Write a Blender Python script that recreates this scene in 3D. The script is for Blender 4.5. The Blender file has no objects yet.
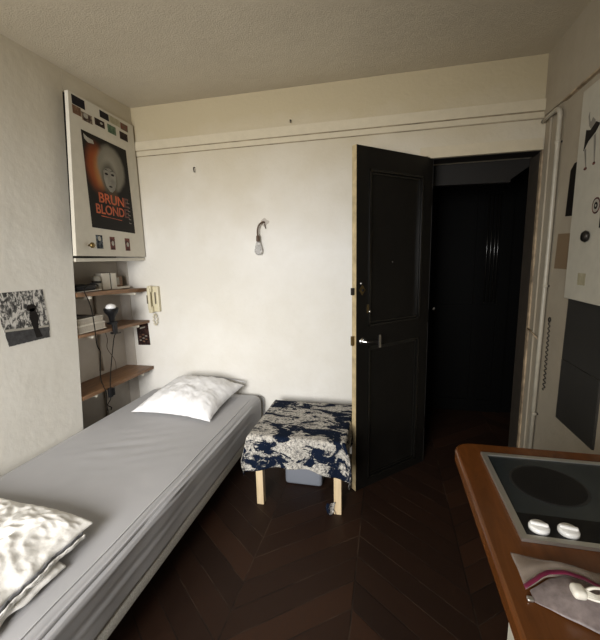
import bpy, bmesh, math, random
from mathutils import Vector, Matrix, noise
random.seed(7)
S = bpy.context.scene
COL = S.collection
PI = math.pi

# ---------------------------------------------------------------- materials
def nodes_of(name):
    m = bpy.data.materials.new(name); m.use_nodes = True
    nt = m.node_tree
    return m, nt, nt.nodes['Principled BSDF']

def link(nt, a, b): nt.links.new(a, b)

def mth(nt, op, a, b=None, c=None):
    n = nt.nodes.new('ShaderNodeMath'); n.operation = op
    for i, v in enumerate((a, b, c)):
        if v is None: continue
        if isinstance(v, (int, float)): n.inputs[i].default_value = v
        else: link(nt, v, n.inputs[i])
    return n.outputs[0]

def coords(nt, scale=(1, 1, 1), kind='Object', rot=(0, 0, 0)):
    tc = nt.nodes.new('ShaderNodeTexCoord'); mp = nt.nodes.new('ShaderNodeMapping')
    mp.inputs['Scale'].default_value = scale; mp.inputs['Rotation'].default_value = rot
    link(nt, tc.outputs[kind], mp.inputs['Vector'])
    return mp.outputs[0]

def tex_noise(nt, vec, scale, detail=4, rough=.55, dist=0):
    n = nt.nodes.new('ShaderNodeTexNoise'); link(nt, vec, n.inputs['Vector'])
    n.inputs['Scale'].default_value = scale; n.inputs['Detail'].default_value = detail
    n.inputs['Roughness'].default_value = rough; n.inputs['Distortion'].default_value = dist
    return n.outputs['Fac']

def ramp(nt, fac, stops):
    r = nt.nodes.new('ShaderNodeValToRGB'); link(nt, fac, r.inputs['Fac'])
    while len(r.color_ramp.elements) < len(stops): r.color_ramp.elements.new(.5)
    for e, (p_, c) in zip(r.color_ramp.elements, stops):
        e.position = p_; e.color = (*c, 1) if len(c) == 3 else c
    return r.outputs['Color']

def mix(nt, fac, a, b, mode='MIX'):
    n = nt.nodes.new('ShaderNodeMix'); n.data_type = 'RGBA'; n.blend_type = mode
    for i, v in ((0, fac), (6, a), (7, b)):
        if isinstance(v, (int, float)): n.inputs[i].default_value = v
        elif isinstance(v, tuple): n.inputs[i].default_value = (*v, 1)
        else: link(nt, v, n.inputs[i])
    return n.outputs[2]

def bump(nt, bs, height, strength=.2, dist=.01):
    b = nt.nodes.new('ShaderNodeBump'); b.inputs['Strength'].default_value = strength
    b.inputs['Distance'].default_value = dist
    link(nt, height, b.inputs['Height']); link(nt, b.outputs[0], bs.inputs['Normal'])

def M(name, col, rough=.6, metal=0, var=0, scale=20, bmp=0, bscale=60, stretch=(1, 1, 1), **kw):
    m, nt, bs = nodes_of(name)
    bs.inputs['Base Color'].default_value = (*col, 1)
    bs.inputs['Roughness'].default_value = rough; bs.inputs['Metallic'].default_value = metal
    for k, v in kw.items(): bs.inputs[k.replace('_', ' ')].default_value = v
    v_ = coords(nt, stretch)
    if var:
        f = tex_noise(nt, v_, scale)
        lo = tuple(c*(1-var) for c in col); hi = tuple(min(1, c*(1+var)) for c in col)
        link(nt, ramp(nt, f, [(.3, lo), (.7, hi)]), bs.inputs['Base Color'])
    if bmp: bump(nt, bs, tex_noise(nt, v_, bscale), bmp)
    return m

def plaster(name, col, stain, falloff_z=None, bstr=.25, bscale=45):
    m, nt, bs = nodes_of(name); v = coords(nt)
    bs.inputs['Roughness'].default_value = .75
    f = tex_noise(nt, v, 1.3, 6, .6)
    c = ramp(nt, f, [(.35, stain), (.62, col)])
    f2 = tex_noise(nt, v, 9, 5, .7)
    c = mix(nt, ramp(nt, f2, [(.62, (0, 0, 0)), (.85, (.35, .35, .35))]), c, tuple(x*.75 for x in stain))
    if falloff_z:     # yellower and darker towards the ceiling: light falloff painted in, ragged edge
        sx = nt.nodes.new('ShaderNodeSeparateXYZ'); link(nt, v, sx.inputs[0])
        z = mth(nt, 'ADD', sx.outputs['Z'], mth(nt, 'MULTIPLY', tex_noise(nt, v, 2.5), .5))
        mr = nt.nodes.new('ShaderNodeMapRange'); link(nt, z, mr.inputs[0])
        mr.inputs[1].default_value = falloff_z[0]; mr.inputs[2].default_value = falloff_z[1]
        c = mix(nt, mr.outputs[0], c, falloff_z[2])
    link(nt, c, bs.inputs['Base Color'])
    h = mth(nt, 'ADD', tex_noise(nt, v, bscale, 4), mth(nt, 'MULTIPLY', tex_noise(nt, v, 6, 3), 1.5))
    bump(nt, bs, h, bstr, .008)
    return m

def chevron():
    m, nt, bs = nodes_of('chevron_parquet'); v = coords(nt)
    sx = nt.nodes.new('ShaderNodeSeparateXYZ'); link(nt, v, sx.inputs[0])
    W, P, K = .49, .139, .80
    xs = mth(nt, 'ADD', sx.outputs['X'], .61 + 20*W)
    f = mth(nt, 'MULTIPLY', mth(nt, 'PINGPONG', xs, W), K)
    t = mth(nt, 'DIVIDE', mth(nt, 'SUBTRACT', mth(nt, 'ADD', sx.outputs['Y'], 10*P - 1.213), f), P)
    row = mth(nt, 'FLOOR', t); fr = mth(nt, 'FRACT', t)
    xc = mth(nt, 'DIVIDE', xs, W); colm = mth(nt, 'FLOOR', xc); fx = mth(nt, 'FRACT', xc)
    e = mth(nt, 'MINIMUM', fr, mth(nt, 'SUBTRACT', 1, fr))
    ex = mth(nt, 'MULTIPLY', mth(nt, 'MINIMUM', fx, mth(nt, 'SUBTRACT', 1, fx)), 3.5)
    edge = mth(nt, 'MINIMUM', e, ex)
    cv = nt.nodes.new('ShaderNodeCombineXYZ'); link(nt, row, cv.inputs[0]); link(nt, colm, cv.inputs[1])
    wn = nt.nodes.new('ShaderNodeTexWhiteNoise'); link(nt, cv.outputs[0], wn.inputs['Vector'])
    base = ramp(nt, wn.outputs['Value'], [(0, (.015, .0060, .0028)), (.5, (.0195, .0078, .0036)), (.85, (.025, .0100, .0045)), (1, (.034, .0136, .006))])
    gr = tex_noise(nt, coords(nt, (14, 14, 1)), 3, 8, .7, 1.5)
    base = mix(nt, .55, base, ramp(nt, gr, [(.3, (.55, .5, .5)), (.7, (1.35, 1.3, 1.25))]), 'MULTIPLY')
    gap = ramp(nt, edge, [(0, (0, 0, 0)), (.035, (1, 1, 1))])
    base = mix(nt, gap, mix(nt, ramp(nt, tex_noise(nt, v, 4), [(.45, (0, 0, 0)), (.6, (1, 1, 1))]), (.005, .003, .002), (.05, .030, .019)), base)
    link(nt, base, bs.inputs['Base Color'])
    link(nt, ramp(nt, gr, [(.3, (.5, .5, .5)), (.7, (.66, .66, .66))]), bs.inputs['Roughness'])
    bs.inputs['Specular IOR Level'].default_value = .3
    bump(nt, bs, mth(nt, 'ADD', gap, mth(nt, 'MULTIPLY', gr, .3)), .25, .004)
    return m

def wood(name, a, b, scale=6, stretch=(1, 8, 8), rough=.45, bstr=.1):
    m, nt, bs = nodes_of(name); v = coords(nt, stretch)
    f = tex_noise(nt, v, scale, 7, .6, 1.2)
    link(nt, ramp(nt, f, [(.3, a), (.7, b)]), bs.inputs['Base Color'])
    bs.inputs['Roughness'].default_value = rough
    bump(nt, bs, f, bstr, .003)
    return m

def toile():
    m, nt, bs = nodes_of('toile_print'); v = coords(nt)
    v2 = coords(nt, (1, 1.9, 1.9))
    big = tex_noise(nt, v2, 6.5, 8, .68, .8)
    mask = ramp(nt, big, [(.475, (0, 0, 0)), (.505, (1, 1, 1))])
    fine = tex_noise(nt, v, 75, 5, .75, 1.0)
    inside = ramp(nt, fine, [(.36, (.04, .045, .06)), (.46, (.30, .285, .26)), (.60, (.60, .57, .51))])
    dk = ramp(nt, tex_noise(nt, v, 60, 4, .6), [(.62, (.0055, .010, .024)), (.78, (.12, .13, .15))])
    link(nt, mix(nt, mask, dk, inside), bs.inputs['Base Color'])
    bs.inputs['Roughness'].default_value = .9; bs.inputs['Specular IOR Level'].default_value = .08
    bump(nt, bs, tex_noise(nt, v, 300, 2), .15, .002)
    return m

def sheet_mat():
    m, nt, bs = nodes_of('grey_jersey_sheet'); v = coords(nt)
    f = tex_noise(nt, v, 3, 4)
    link(nt, ramp(nt, f, [(.35, (.335, .332, .340)), (.65, (.372, .368, .378))]), bs.inputs['Base Color'])
    bs.inputs['Roughness'].default_value = .8
    bs.inputs['Sheen Weight'].default_value = .15
    bump(nt, bs, tex_noise(nt, v, 400, 2), .12, .001)
    return m

MT = {}
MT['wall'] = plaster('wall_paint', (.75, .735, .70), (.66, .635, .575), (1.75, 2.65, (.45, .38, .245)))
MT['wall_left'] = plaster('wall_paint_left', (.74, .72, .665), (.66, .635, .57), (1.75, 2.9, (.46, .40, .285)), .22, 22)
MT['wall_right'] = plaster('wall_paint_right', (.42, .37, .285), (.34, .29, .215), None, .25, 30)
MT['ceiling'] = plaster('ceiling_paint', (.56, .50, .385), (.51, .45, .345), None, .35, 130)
MT['niche'] = plaster('niche_paint', (.52, .48, .43), (.40, .36, .31))
MT['trim'] = M('cream_trim', (.53, .465, .335), .6, var=.04, bmp=.1)
MT['rail_line'] = M('dark_joint', (.25, .20, .13), .8, var=.5, scale=12)  # thin darker strips along the lines of the picture rail
MT['worn'] = M('worn_jamb', (.38, .29, .19), .6, var=.55, scale=14)
MT['floor'] = chevron()
MT['black'] = M('black_gloss_paint', (.0062, .0056, .0048), .34, var=.15, scale=8, bmp=.05, bscale=25, **{'Specular_IOR_Level': .28})
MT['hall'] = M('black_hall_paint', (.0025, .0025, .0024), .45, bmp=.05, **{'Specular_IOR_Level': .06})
MT['reveal'] = M('brown_reveal', (.05, .04, .03), .6, var=.2)
MT['hem'] = M('grey_hem', (.42, .42, .43), .85)  # grey cloth of the pillow's back hem
MT['gloss'] = M('black_gloss_moulding', (.007, .0065, .0055), .22, **{'Specular_IOR_Level': .6})
MT['hall_gray'] = M('dark_grey_header', (.018, .0165, .015), .5, Specular_IOR_Level=.15)
MT['raw'] = M('raw_door_edge', (.44, .35, .20), .6, var=.25, scale=18)
MT['chrome'] = M('chrome', (.7, .7, .7), .22, 1)
MT['brass'] = M('old_brass', (.20, .14, .055), .4, .9)
MT['white_paint'] = M('cupboard_paint', (.58, .545, .46), .45, var=.04, bmp=.04)
MT['board_white'] = M('cabinet_paint', (.48, .455, .38), .5, var=.05, bmp=.03)
MT['void'] = M('dark_cupboard', (.03, .026, .022), .8)
MT['shelf'] = wood('shelf_wood', (.115, .055, .024), (.27, .145, .068), 5, (8, 1, 8))
MT['counter'] = wood('varnished_worktop', (.095, .029, .0055), (.145, .047, .010), 5, (6, 1, 6), .25, .02)
MT['counter_edge'] = wood('worktop_edge', (.16, .06, .02), (.26, .11, .04), 5, (6, 1, 6), .35, .02)
MT['birch'] = wood('pale_birch', (.62, .47, .28), (.74, .59, .38), 4, (8, 8, 1), .5)
MT['toile'] = toile()
MT['sheet'] = sheet_mat()
MT['base'] = M('woven_base', (.47, .455, .41), .9, var=.25, scale=160, bmp=.4, bscale=260)
MT['dark'] = M('black_plastic', (.007, .007, .008), .45, Specular_IOR_Level=.2)
MT['darkwood'] = M('dark_leg', (.03, .02, .015), .5)
MT['cotton'] = M('white_cotton', (.80, .80, .81), .85, var=.03, bmp=.2, bscale=25)
MT['duvet'] = M('cream_cotton', (.78, .765, .73), .85, var=.04, bmp=.3, bscale=30)
MT['duvet_grey'] = M('grey_lining', (.17, .17, .18), .85)
MT['bin'] = M('grey_plastic', (.20, .215, .25), .45)
MT['phone'] = M('yellowed_plastic', (.60, .545, .38), .4, var=.05)
MT['phone_dark'] = M('phone_dark', (.12, .10, .07), .5)
MT['bulb'] = M('opal_bulb', (.8, .8, .8), .3)
MT['glass'] = M('clear_glass', (.9, .9, .9), .08, **{'Transmission_Weight': .75, 'IOR': 1.4})
MT['wire'] = M('brown_wire', (.085, .05, .03), .6)
MT['cord'] = M('black_cord', (.010, .008, .006), .7, Specular_IOR_Level=.1)
MT['paper'] = M('aged_paper', (.66, .62, .54), .8, var=.08)
MT['paper_edge'] = M('page_edges', (.42, .38, .32), .9, var=.25, scale=120, stretch=(1, 1, 6))
MT['alu'] = M('brushed_aluminium', (.60, .59, .55), .32, .85)
MT['ceramic'] = M('hob_glass', (.014, .020, .023), .25, var=.15, scale=300)
MT['burner'] = M('burner_zone', (.004, .004, .0045), .5, var=.3, scale=400, Specular_IOR_Level=.25)
MT['burner_edge'] = M('burner_ring', (.013, .014, .015), .5)
MT['knob'] = M('white_knob', (.80, .80, .78), .25)
MT['magenta'] = M('magenta_zip', (.13, .006, .035), .5)
MT['mesh'] = M('pouch_film', (.30, .25, .24), .4, var=.25, scale=90, Alpha=.6)
MT['mesh2'] = M('pouch_clear', (.40, .34, .29), .22, var=.3, scale=14, Alpha=.42)
MT['cable_white'] = M('white_cable', (.78, .75, .66), .4)
MT['panel_dark'] = M('dark_slate_panel', (.042, .040, .036), .4, var=.12, scale=3)
MT['metal_dark'] = M('dark_metal', (.05, .045, .04), .4, .8)
MT['pipe'] = M('painted_pipe', (.42, .385, .31), .35, var=.1)
MT['brown_card'] = M('brown_card', (.22, .15, .085), .7)
MT['grey_floor_print'] = M('print_dark_grey', (.035, .034, .036), .6, var=.5, scale=40)
MT['blackprint'] = M('print_black', (.010, .008, .007), .55, var=.3, Specular_IOR_Level=.15)
MT['orange'] = M('print_orange', (.42, .075, .014), .55, var=.45, scale=16)
MT['orange2'] = M('print_orange_dim', (.09, .018, .007), .55)
MT['greyprint'] = M('print_grey', (.21, .195, .165), .5, var=.12, scale=30)
MT['greylight'] = M('print_pale', (.36, .34, .29), .5, var=.08, scale=30)
MT['glowprint'] = M('print_amber', (.28, .105, .028), .5, var=.5, scale=12)
MT['lens'] = M('window_frame_paint', (.7, .7, .68), .4)

# ---------------------------------------------------------------- builders
class MB:
    def __init__(s): s.bm = bmesh.new(); s.m = []
    def mi(s, m):
        m = MT[m]
        if m not in s.m: s.m.append(m)
        return s.m.index(m)
    def _take(s, tmp, m, smooth=False):
        i = s.mi(m); vm = {}
        for v in tmp.verts: vm[v] = s.bm.verts.new(v.co)
        for f in tmp.faces:
            try: g = s.bm.faces.new([vm[v] for v in f.verts])
            except ValueError: continue
            g.material_index = i; g.smooth = smooth
        tmp.free()
    def box(s, a, b, m, bev=0, seg=2, rot=None, smooth=False):
        t = bmesh.new(); bmesh.ops.create_cube(t, size=1)
        c = [(a[i]+b[i])/2 for i in range(3)]; d = [abs(b[i]-a[i]) for i in range(3)]
        for v in t.verts: v.co = Vector((v.co.x*d[0], v.co.y*d[1], v.co.z*d[2]))
        if bev: bmesh.ops.bevel(t, geom=list(t.edges), offset=bev, segments=seg, affect='EDGES', profile=.5)
        mt = Matrix.Translation(c) @ (rot.to_4x4() if rot else Matrix.Identity(4))
        bmesh.ops.transform(t, matrix=mt, verts=t.verts)
        s._take(t, m, smooth); return s
    def prism(s, pts, fr, w0, w1, m):
        """polygon pts in a frame fr(s,z,w) -> world, extruded from w0 to w1"""
        t = bmesh.new()
        A = [t.verts.new(fr(p[0], p[1], w0)) for p in pts]; B = [t.verts.new(fr(p[0], p[1], w1)) for p in pts]
        n = len(pts)
        t.faces.new(B); t.faces.new(A[::-1])
        for i in range(n): t.faces.new([A[i], A[(i+1) % n], B[(i+1) % n], B[i]])
        bmesh.ops.recalc_face_normals(t, faces=t.faces)
        s._take(t, m); return s
    def tube(s, pts, r, m, seg=10, closed=False):
        t = bmesh.new(); pts = [Vector(p) for p in pts]; rings = []; n = len(pts)
        rs = r if isinstance(r, (list, tuple)) else [r]*n
        up = None
        for i, p in enumerate(pts):
            d = (pts[min(i+1, n-1)] - pts[max(i-1, 0)])
            d = d.normalized() if d.length > 1e-9 else Vector((0, 0, 1))
            if up is None: up = d.orthogonal().normalized()
            up = (up - d*up.dot(d)).normalized(); sd = d.cross(up)
            rings.append([t.verts.new(p + (up*math.cos(2*PI*k/seg) + sd*math.sin(2*PI*k/seg))*rs[i]) for k in range(seg)])
        for i in range(n-1):
            for k in range(seg):
                t.faces.new([rings[i][k], rings[i][(k+1) % seg], rings[i+1][(k+1) % seg], rings[i+1][k]])
        t.faces.new(rings[0][::-1]); t.faces.new(rings[-1])
        bmesh.ops.recalc_face_normals(t, faces=t.faces)
        s._take(t, m, True); return s
    def lathe(s, prof, c, m, axis=(0, 0, 1), seg=24):
        ax = Vector(axis).normalized()
        pts = [Vector(c) + ax*h for r, h in prof]
        t = bmesh.new(); up = ax.orthogonal().normalized(); sd = ax.cross(up); rings = []
        for (r, h), p in zip(prof, pts):
            rings.append([t.verts.new(p + (up*math.cos(2*PI*k/seg)+sd*math.sin(2*PI*k/seg))*max(r, 1e-4)) for k in range(seg)])
        for i in range(len(rings)-1):
            for k in range(seg):
                t.faces.new([rings[i][k], rings[i][(k+1) % seg], rings[i+1][(k+1) % seg], rings[i+1][k]])
        t.faces.new(rings[0][::-1]); t.faces.new(rings[-1])
        bmesh.ops.recalc_face_normals(t, faces=t.faces)
        s._take(t, m, True); return s
    def sheet(s, fn, nu, nv, m, thick=0, smooth=True, m2=None):
        """fn(u,v)->Vector; thick>0 gives a closed solid (offset along -normal)"""
        t = bmesh.new()
        g = [[t.verts.new(fn(i/nu, j/nv)) for j in range(nv+1)] for i in range(nu+1)]
        top = [t.faces.new([g[i][j], g[i+1][j], g[i+1][j+1], g[i][j+1]]) for i in range(nu) for j in range(nv)]
        t.normal_update()
        if thick:
            h = [[t.verts.new(g[i][j].co - g[i][j].normal*thick) for j in range(nv+1)] for i in range(nu+1)]
            for i in range(nu):
                for j in range(nv): t.faces.new([h[i][j+1], h[i+1][j+1], h[i+1][j], h[i][j]])
            for i in range(nu):
                t.faces.new([g[i+1][0], g[i][0], h[i][0], h[i+1][0]]); t.faces.new([g[i][nv], g[i+1][nv], h[i+1][nv], h[i][nv]])
            for j in range(nv):
                t.faces.new([g[0][j], g[0][j+1], h[0][j+1], h[0][j]]); t.faces.new([g[nu][j+1], g[nu][j], h[nu][j], h[nu][j+1]])
        s._take(t, m, smooth); return s
    def build(s, name, parent=None, label=None, cat=None, group=None, kind=None, origin=None):
        me = bpy.data.meshes.new(name)
        if parent is not None:
            o3 = Vector((0, 0, 0)); q = parent
            while q is not None: o3 += q.location; q = q.parent
        elif origin is not None: o3 = Vector(origin)
        else:
            xs = [v.co for v in s.bm.verts]
            o3 = Vector(((min(v.x for v in xs)+max(v.x for v in xs))/2, (min(v.y for v in xs)+max(v.y for v in xs))/2, min(v.z for v in xs)))
            if kind == 'structure': o3 = Vector((0, 0, 0))
        for v in s.bm.verts: v.co -= o3
        s.bm.to_mesh(me); s.bm.free()
        for m in s.m: me.materials.append(m)
        o = bpy.data.objects.new(name, me); COL.objects.link(o)
        if parent is not None: o.parent = parent
        else: o.location = o3
        tag(o, label, cat, group, kind); return o

def tag(o, label=None, cat=None, group=None, kind=None):
    if label: o['label'] = label
    if cat: o['category'] = cat
    if group: o['group'] = group
    if kind: o['kind'] = kind

def thing(name, loc, label=None, cat=None, group=None, kind=None):
    o = bpy.data.objects.new(name, None); COL.objects.link(o); o.location = loc; o.empty_display_size = .05
    tag(o, label, cat, group, kind); return o

def frame(o, ex, ey, ez):
    o, ex, ey, ez = map(Vector, (o, ex, ey, ez))
    return lambda a, b, w=0: o + ex*a + ey*b + ez*w

def spline(pts, n=6):
    pts = [Vector(p) for p in pts]; out = []
    for i in range(len(pts)-1):
        p0 = pts[max(i-1, 0)]; p1 = pts[i]; p2 = pts[i+1]; p3 = pts[min(i+2, len(pts)-1)]
        for k in range(n):
            t = k/n
            out.append(.5*((2*p1)+(-p0+p2)*t+(2*p0-5*p1+4*p2-p3)*t*t+(-p0+3*p1-3*p2+p3)*t**3))
    out.append(pts[-1]); return out

def nz(x, y, z=0): return noise.noise(Vector((x, y, z)))
def rect(a, b, c, d): return [(a, c), (b, c), (b, d), (a, d)]
def oval(cx, cy, rx, ry, n=20, rot=0):
    out = []
    for k in range(n):
        a = 2*PI*k/n; x, y = rx*math.cos(a), ry*math.sin(a)
        out.append((cx+x*math.cos(rot)-y*math.sin(rot), cy+x*math.sin(rot)+y*math.cos(rot)))
    return out
def text_mesh(mb, body, fr, x0, y0, width, height, w0, w1, m, shear=0):
    cu = bpy.data.curves.new('txt', 'FONT'); cu.body = body; cu.size = 1; cu.fill_mode = 'NONE' if False else 'BOTH'
    cu.offset = .018; cu.extrude = .1
    ob = bpy.data.objects.new('txt', cu); COL.objects.link(ob)
    bpy.context.view_layer.update()
    me = bpy.data.meshes.new_from_object(ob.evaluated_get(bpy.context.evaluated_depsgraph_get()))
    xs = [v.co.x for v in me.vertices]; ys = [v.co.y for v in me.vertices]
    a, b, c, d = min(xs), max(xs), min(ys), max(ys)
    t = bmesh.new(); t.from_mesh(me)
    for v in t.verts:
        u = (v.co.x-a)/(b-a)*width; h = (v.co.y-c)/(d-c)*height
        v.co = fr(x0+u, y0+h, w1 if v.co.z > 0 else w0)
    bpy.data.objects.remove(ob); bpy.data.curves.remove(cu); bpy.data.meshes.remove(me)
    mb._take(t, m)

# ---------------------------------------------------------------- room numbers (metres)
XL, XR, D, H = -1.83, .875, 2.551, 2.537
YR = -1.30
FX = frame((XL, 0, 0), (0, 1, 0), (0, 0, 1), (1, 0, 0))      # left wall plane: (y, z, out)
FB = frame((0, D, 0), (1, 0, 0), (0, 0, 1), (0, -1, 0))      # back wall plane: (x, z, out)
FR = frame((XR, 0, 0), (0, 1, 0), (0, 0, 1), (-1, 0, 0))     # right wall plane: (y, z, out)

MB().box((-2.2, YR-.2, -.08), (1.25, 3.75, 0), 'floor').build('floor', kind='structure')
MB().box((-2.2, YR-.2, H), (1.25, 2.76, H+.08), 'ceiling').build('ceiling', kind='structure')
# left wall: chimney breast with a slightly leaning edge, niche behind
w = MB()
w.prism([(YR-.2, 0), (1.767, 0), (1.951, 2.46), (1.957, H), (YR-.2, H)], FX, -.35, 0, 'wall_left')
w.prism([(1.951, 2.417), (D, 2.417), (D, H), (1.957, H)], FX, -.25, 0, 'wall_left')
w.box((-2.2, 1.70, 0), (-2.075, D, H), 'niche')
w.box((-2.08, 2.545, 0), (-1.985, 2.552, 1.447), 'niche')
w.build('wall_left', kind='structure')
w = MB()
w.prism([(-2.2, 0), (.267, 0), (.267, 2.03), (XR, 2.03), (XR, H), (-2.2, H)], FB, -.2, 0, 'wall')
w.build('wall_back', kind='structure')
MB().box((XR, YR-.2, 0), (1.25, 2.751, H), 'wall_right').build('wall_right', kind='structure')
# rear wall (behind the camera) with the room's window
w = MB(); FRe = frame((0, YR, 0), (1, 0, 0), (0, 0, 1), (0, 1, 0))
wx0, wx1, wz0, wz1 = -1.62, -.30, .80, 2.15
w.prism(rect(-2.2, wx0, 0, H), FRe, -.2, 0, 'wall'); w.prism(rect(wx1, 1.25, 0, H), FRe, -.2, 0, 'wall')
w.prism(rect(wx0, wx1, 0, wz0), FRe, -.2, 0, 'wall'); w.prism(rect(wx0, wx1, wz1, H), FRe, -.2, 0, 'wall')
w.build('wall_rear', kind='structure')
wn = thing('window_1', ((wx0+wx1)/2, YR-.1, wz0), kind='structure')
w = MB()
for a, b, c, d in ((wx0, wx0+.05, wz0, wz1), (wx1-.05, wx1, wz0, wz1), (wx0, wx1, wz0, wz0+.05), (wx0, wx1, wz1-.05, wz1), ((wx0+wx1)/2-.03, (wx0+wx1)/2+.03, wz0, wz1)):
    w.prism(rect(a, b, c, d), FRe, -.13, -.08, 'lens')
w.build('window_frame', wn)
# hall behind the doorway
w = MB()
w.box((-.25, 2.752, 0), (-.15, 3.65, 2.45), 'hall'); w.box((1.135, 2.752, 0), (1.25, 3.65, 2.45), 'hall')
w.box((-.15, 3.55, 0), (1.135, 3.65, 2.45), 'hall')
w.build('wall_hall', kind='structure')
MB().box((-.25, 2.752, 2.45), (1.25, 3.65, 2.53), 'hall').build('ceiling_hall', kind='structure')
w = MB()
w.prism([(.22, 1.915), (.765, 1.908), (.872, 1.985), (.874, 2.1), (.22, 2.1)], frame((0, 2.80, 0), (1, 0, 0), (0, 0, 1), (0, -1, 0)), 0, .048, 'hall_gray')
w.prism([(.22, 1.900), (.765, 1.893), (.765, 1.908), (.22, 1.915)], frame((0, 2.80, 0), (1, 0, 0), (0, 0, 1), (0, -1, 0)), .0, .055, 'hall_gray')
w.build('trim_5', kind='structure')

# picture rail, door casing, right-wall ledge
w = MB()
w.prism(rect(XL+.002, XR-.012, 2.240, 2.300), FB, 0, .016, 'trim')
w.prism(rect(XL+.002, XR-.012, 2.203, 2.238), FB, 0, .007, 'trim')
for z_, h_, o_ in ((2.301, .004, .003), (2.236, .005, .0085), (2.199, .0035, .003)): w.prism([(XL+.002, z_), (XR-.012, z_-.002), (XR-.012, z_+h_-.002), (XL+.002, z_+h_)], FB, 0, o_, 'rail_line')
w.build('trim_1', kind='structure')
w = MB()
w.prism(rect(.19, XR-.012, 2.042, 2.092), FB, 0, .016, 'trim')
w.prism(rect(.235, XR-.012, 2.026, 2.044), FB, 0, .026, 'trim')
w.build('trim_2', kind='structure')
w = MB()
w.prism([(.866, 0), (.8745, 0), (.8745, 2.03), (.866, 2.03)], frame((0, D-.004, 0), (1, 0, 0), (0, 0, 1), (0, 1, 0)), 0, .03, 'worn')
w.prism([(.870, 0), (.8745, 0), (.8745, 2.03), (.870, 2.03)], frame((0, D+.03, 0), (1, 0, 0), (0, 0, 1), (0, 1, 0)), 0, .17, 'reveal')
w.box((.267, D-.0015, 0), (.2705, D+.198, 2.03), 'hall_gray'); w.box((.2705, D+.002, 2.024), (XR-.006, D+.14, 2.0298), 'hall_gray')
w.build('trim_3', kind='structure')
w = MB()
w.box((XR-.013, YR, 2.208), (XR, D-.001, H), 'wall_right')
w.box((XR-.018, YR, 2.198), (XR, 2.30, 2.207), 'worn')
w.build('trim_4', kind='structure')
# strip of door frame moulding on the right wall, beside the doorway
w = MB()
w.box((XR-.010, 2.455, 0), (XR, 2.475, 2.19), 'wall_right', .004)
w.build('trim_6', kind='structure')

# ---------------------------------------------------------------- doors
r2 = math.sqrt(.5)
d1 = thing('door_1', (.267, 2.545, 0), kind='structure')
LF = frame((.267, 2.545, 0), (-r2, -r2, 0), (0, 0, 1), (r2, -r2, 0))   # (from hinge, z, toward viewer)
w = MB(); LW, LH = .617, 2.03
w.prism(rect(.0, LW-.002, .004, LH), LF, -.033, -.012, 'black')
for a, b, c, d in ((0, .085, .004, LH), (LW-.095, LW-.002, .004, LH), (.085, LW-.095, .004, .055), (.085, LW-.095, .915, 1.035), (.085, LW-.095, 1.915, LH)):
    w.prism(rect(a, b, c, d), LF, -.012, 0, 'black')
w.prism(rect(LW-.002, LW, .004, LH), LF, -.035, 0, 'raw')
w.build('leaf', d1)
for zz in ((.055, .915), (1.035, 1.915)):
    w = MB(); a, b = .085, LW-.095
    for k, (o, h, wd) in enumerate(((0, .006, .012), (.016, -.004, .01))):
        for q in (rect(a+o, b-o, zz[0]+o, zz[0]+o+wd), rect(a+o, b-o, zz[1]-o-wd, zz[1]-o), rect(a+o, a+o+wd, zz[0]+o, zz[1]-o), rect(b-o-wd, b-o, zz[0]+o, zz[1]-o)):
            w.prism(q, LF, -.012, h, 'gloss')
    w.build('panel_moulding', d1)
hd = MB()
hd.lathe([(.0, 0), (.021, 0), (.021, .006), (.012, .010), (.008, .012), (.006, .045)], LF(.571, .953, 0), 'chrome', LF(0, 0, 1)-LF(0, 0, 0))
hd.tube([LF(.571, .953, .045), LF(.54, .950, .048), LF(.49, .948, .048)], [.006, .0055, .005], 'metal_dark')
hd.prism([(.466, .908), (.482, .910), (.484, .985), (.468, .988)], LF, .040, .050, 'chrome')
hd.build('door_handle', d1, 'chrome lever handle')
w = MB(); w.prism([(.573, 1.222), (.596, 1.252), (.573, 1.282), (.550, 1.252)], LF, 0, .004, 'brass'); w.lathe([(.008, 0), (.008, .008), (.004, .009)], LF(.573, 1.252, .003), 'dark', LF(0, 0, 1)-LF(0, 0, 0)); w.build('lock_plate', d1, 'diamond-shaped brass lock plate')
w = MB(); w.prism(rect(.518, .534, 1.115, 1.165), LF, 0, .004, 'brass'); w.lathe([(.007, 0), (.009, .012), (.006, .016)], LF(.524, 1.125, .003), 'chrome', LF(0, 0, 1)-LF(0, 0, 0)); w.build('keyhole_cover', d1, 'small brass keyhole cover')
w = MB(); w.lathe([(.004, 0), (.004, .003), (.002, .004)], LF(.322, 1.404, -.013), 'chrome', LF(0, 0, 1)-LF(0, 0, 0)); w.build('peephole', d1, 'tiny pale peephole')
w = MB(); w.lathe([(.0045, 0), (.0045, .003), (.002, .004)], LF(.582, 1.290, 0), 'knob', LF(0, 0, 1)-LF(0, 0, 0)); w.build('screw_head', d1)
for z0, z1, mm in ((1.225, 1.265, 'metal_dark'), (.93, .985, 'brass')):
    w = MB(); w.prism(rect(LW, LW+.016, z0, z1), LF, -.028, -.012, mm); w.build('latch_bolt', d1)
for z0 in (.25, 1.0, 1.75):
    w = MB(); w.tube([LF(-.004, z0, -.006), LF(-.004, z0+.09, -.006)], .006, 'black'); w.build('hinge', d1)
d2 = thing('door_2', (.7, 3.55, 0), kind='structure')
w = MB(); F2 = frame((0, 3.549, 0), (1, 0, 0), (0, 0, 1), (0, -1, 0))
w.prism(rect(.36, 1.02, .01, 2.05), F2, 0, .03, 'hall')
for q in (rect(.36, .45, .01, 2.05), rect(.74, .80, .12, .9), rect(.74, .80, 1.0, 1.95), rect(.93, 1.02, .01, 2.05), rect(.45, .93, .9, 1.0), rect(.45, .93, .01, .12), rect(.45, .93, 1.95, 2.05)):
    w.prism(q, F2, .03, .042, 'hall')
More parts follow.
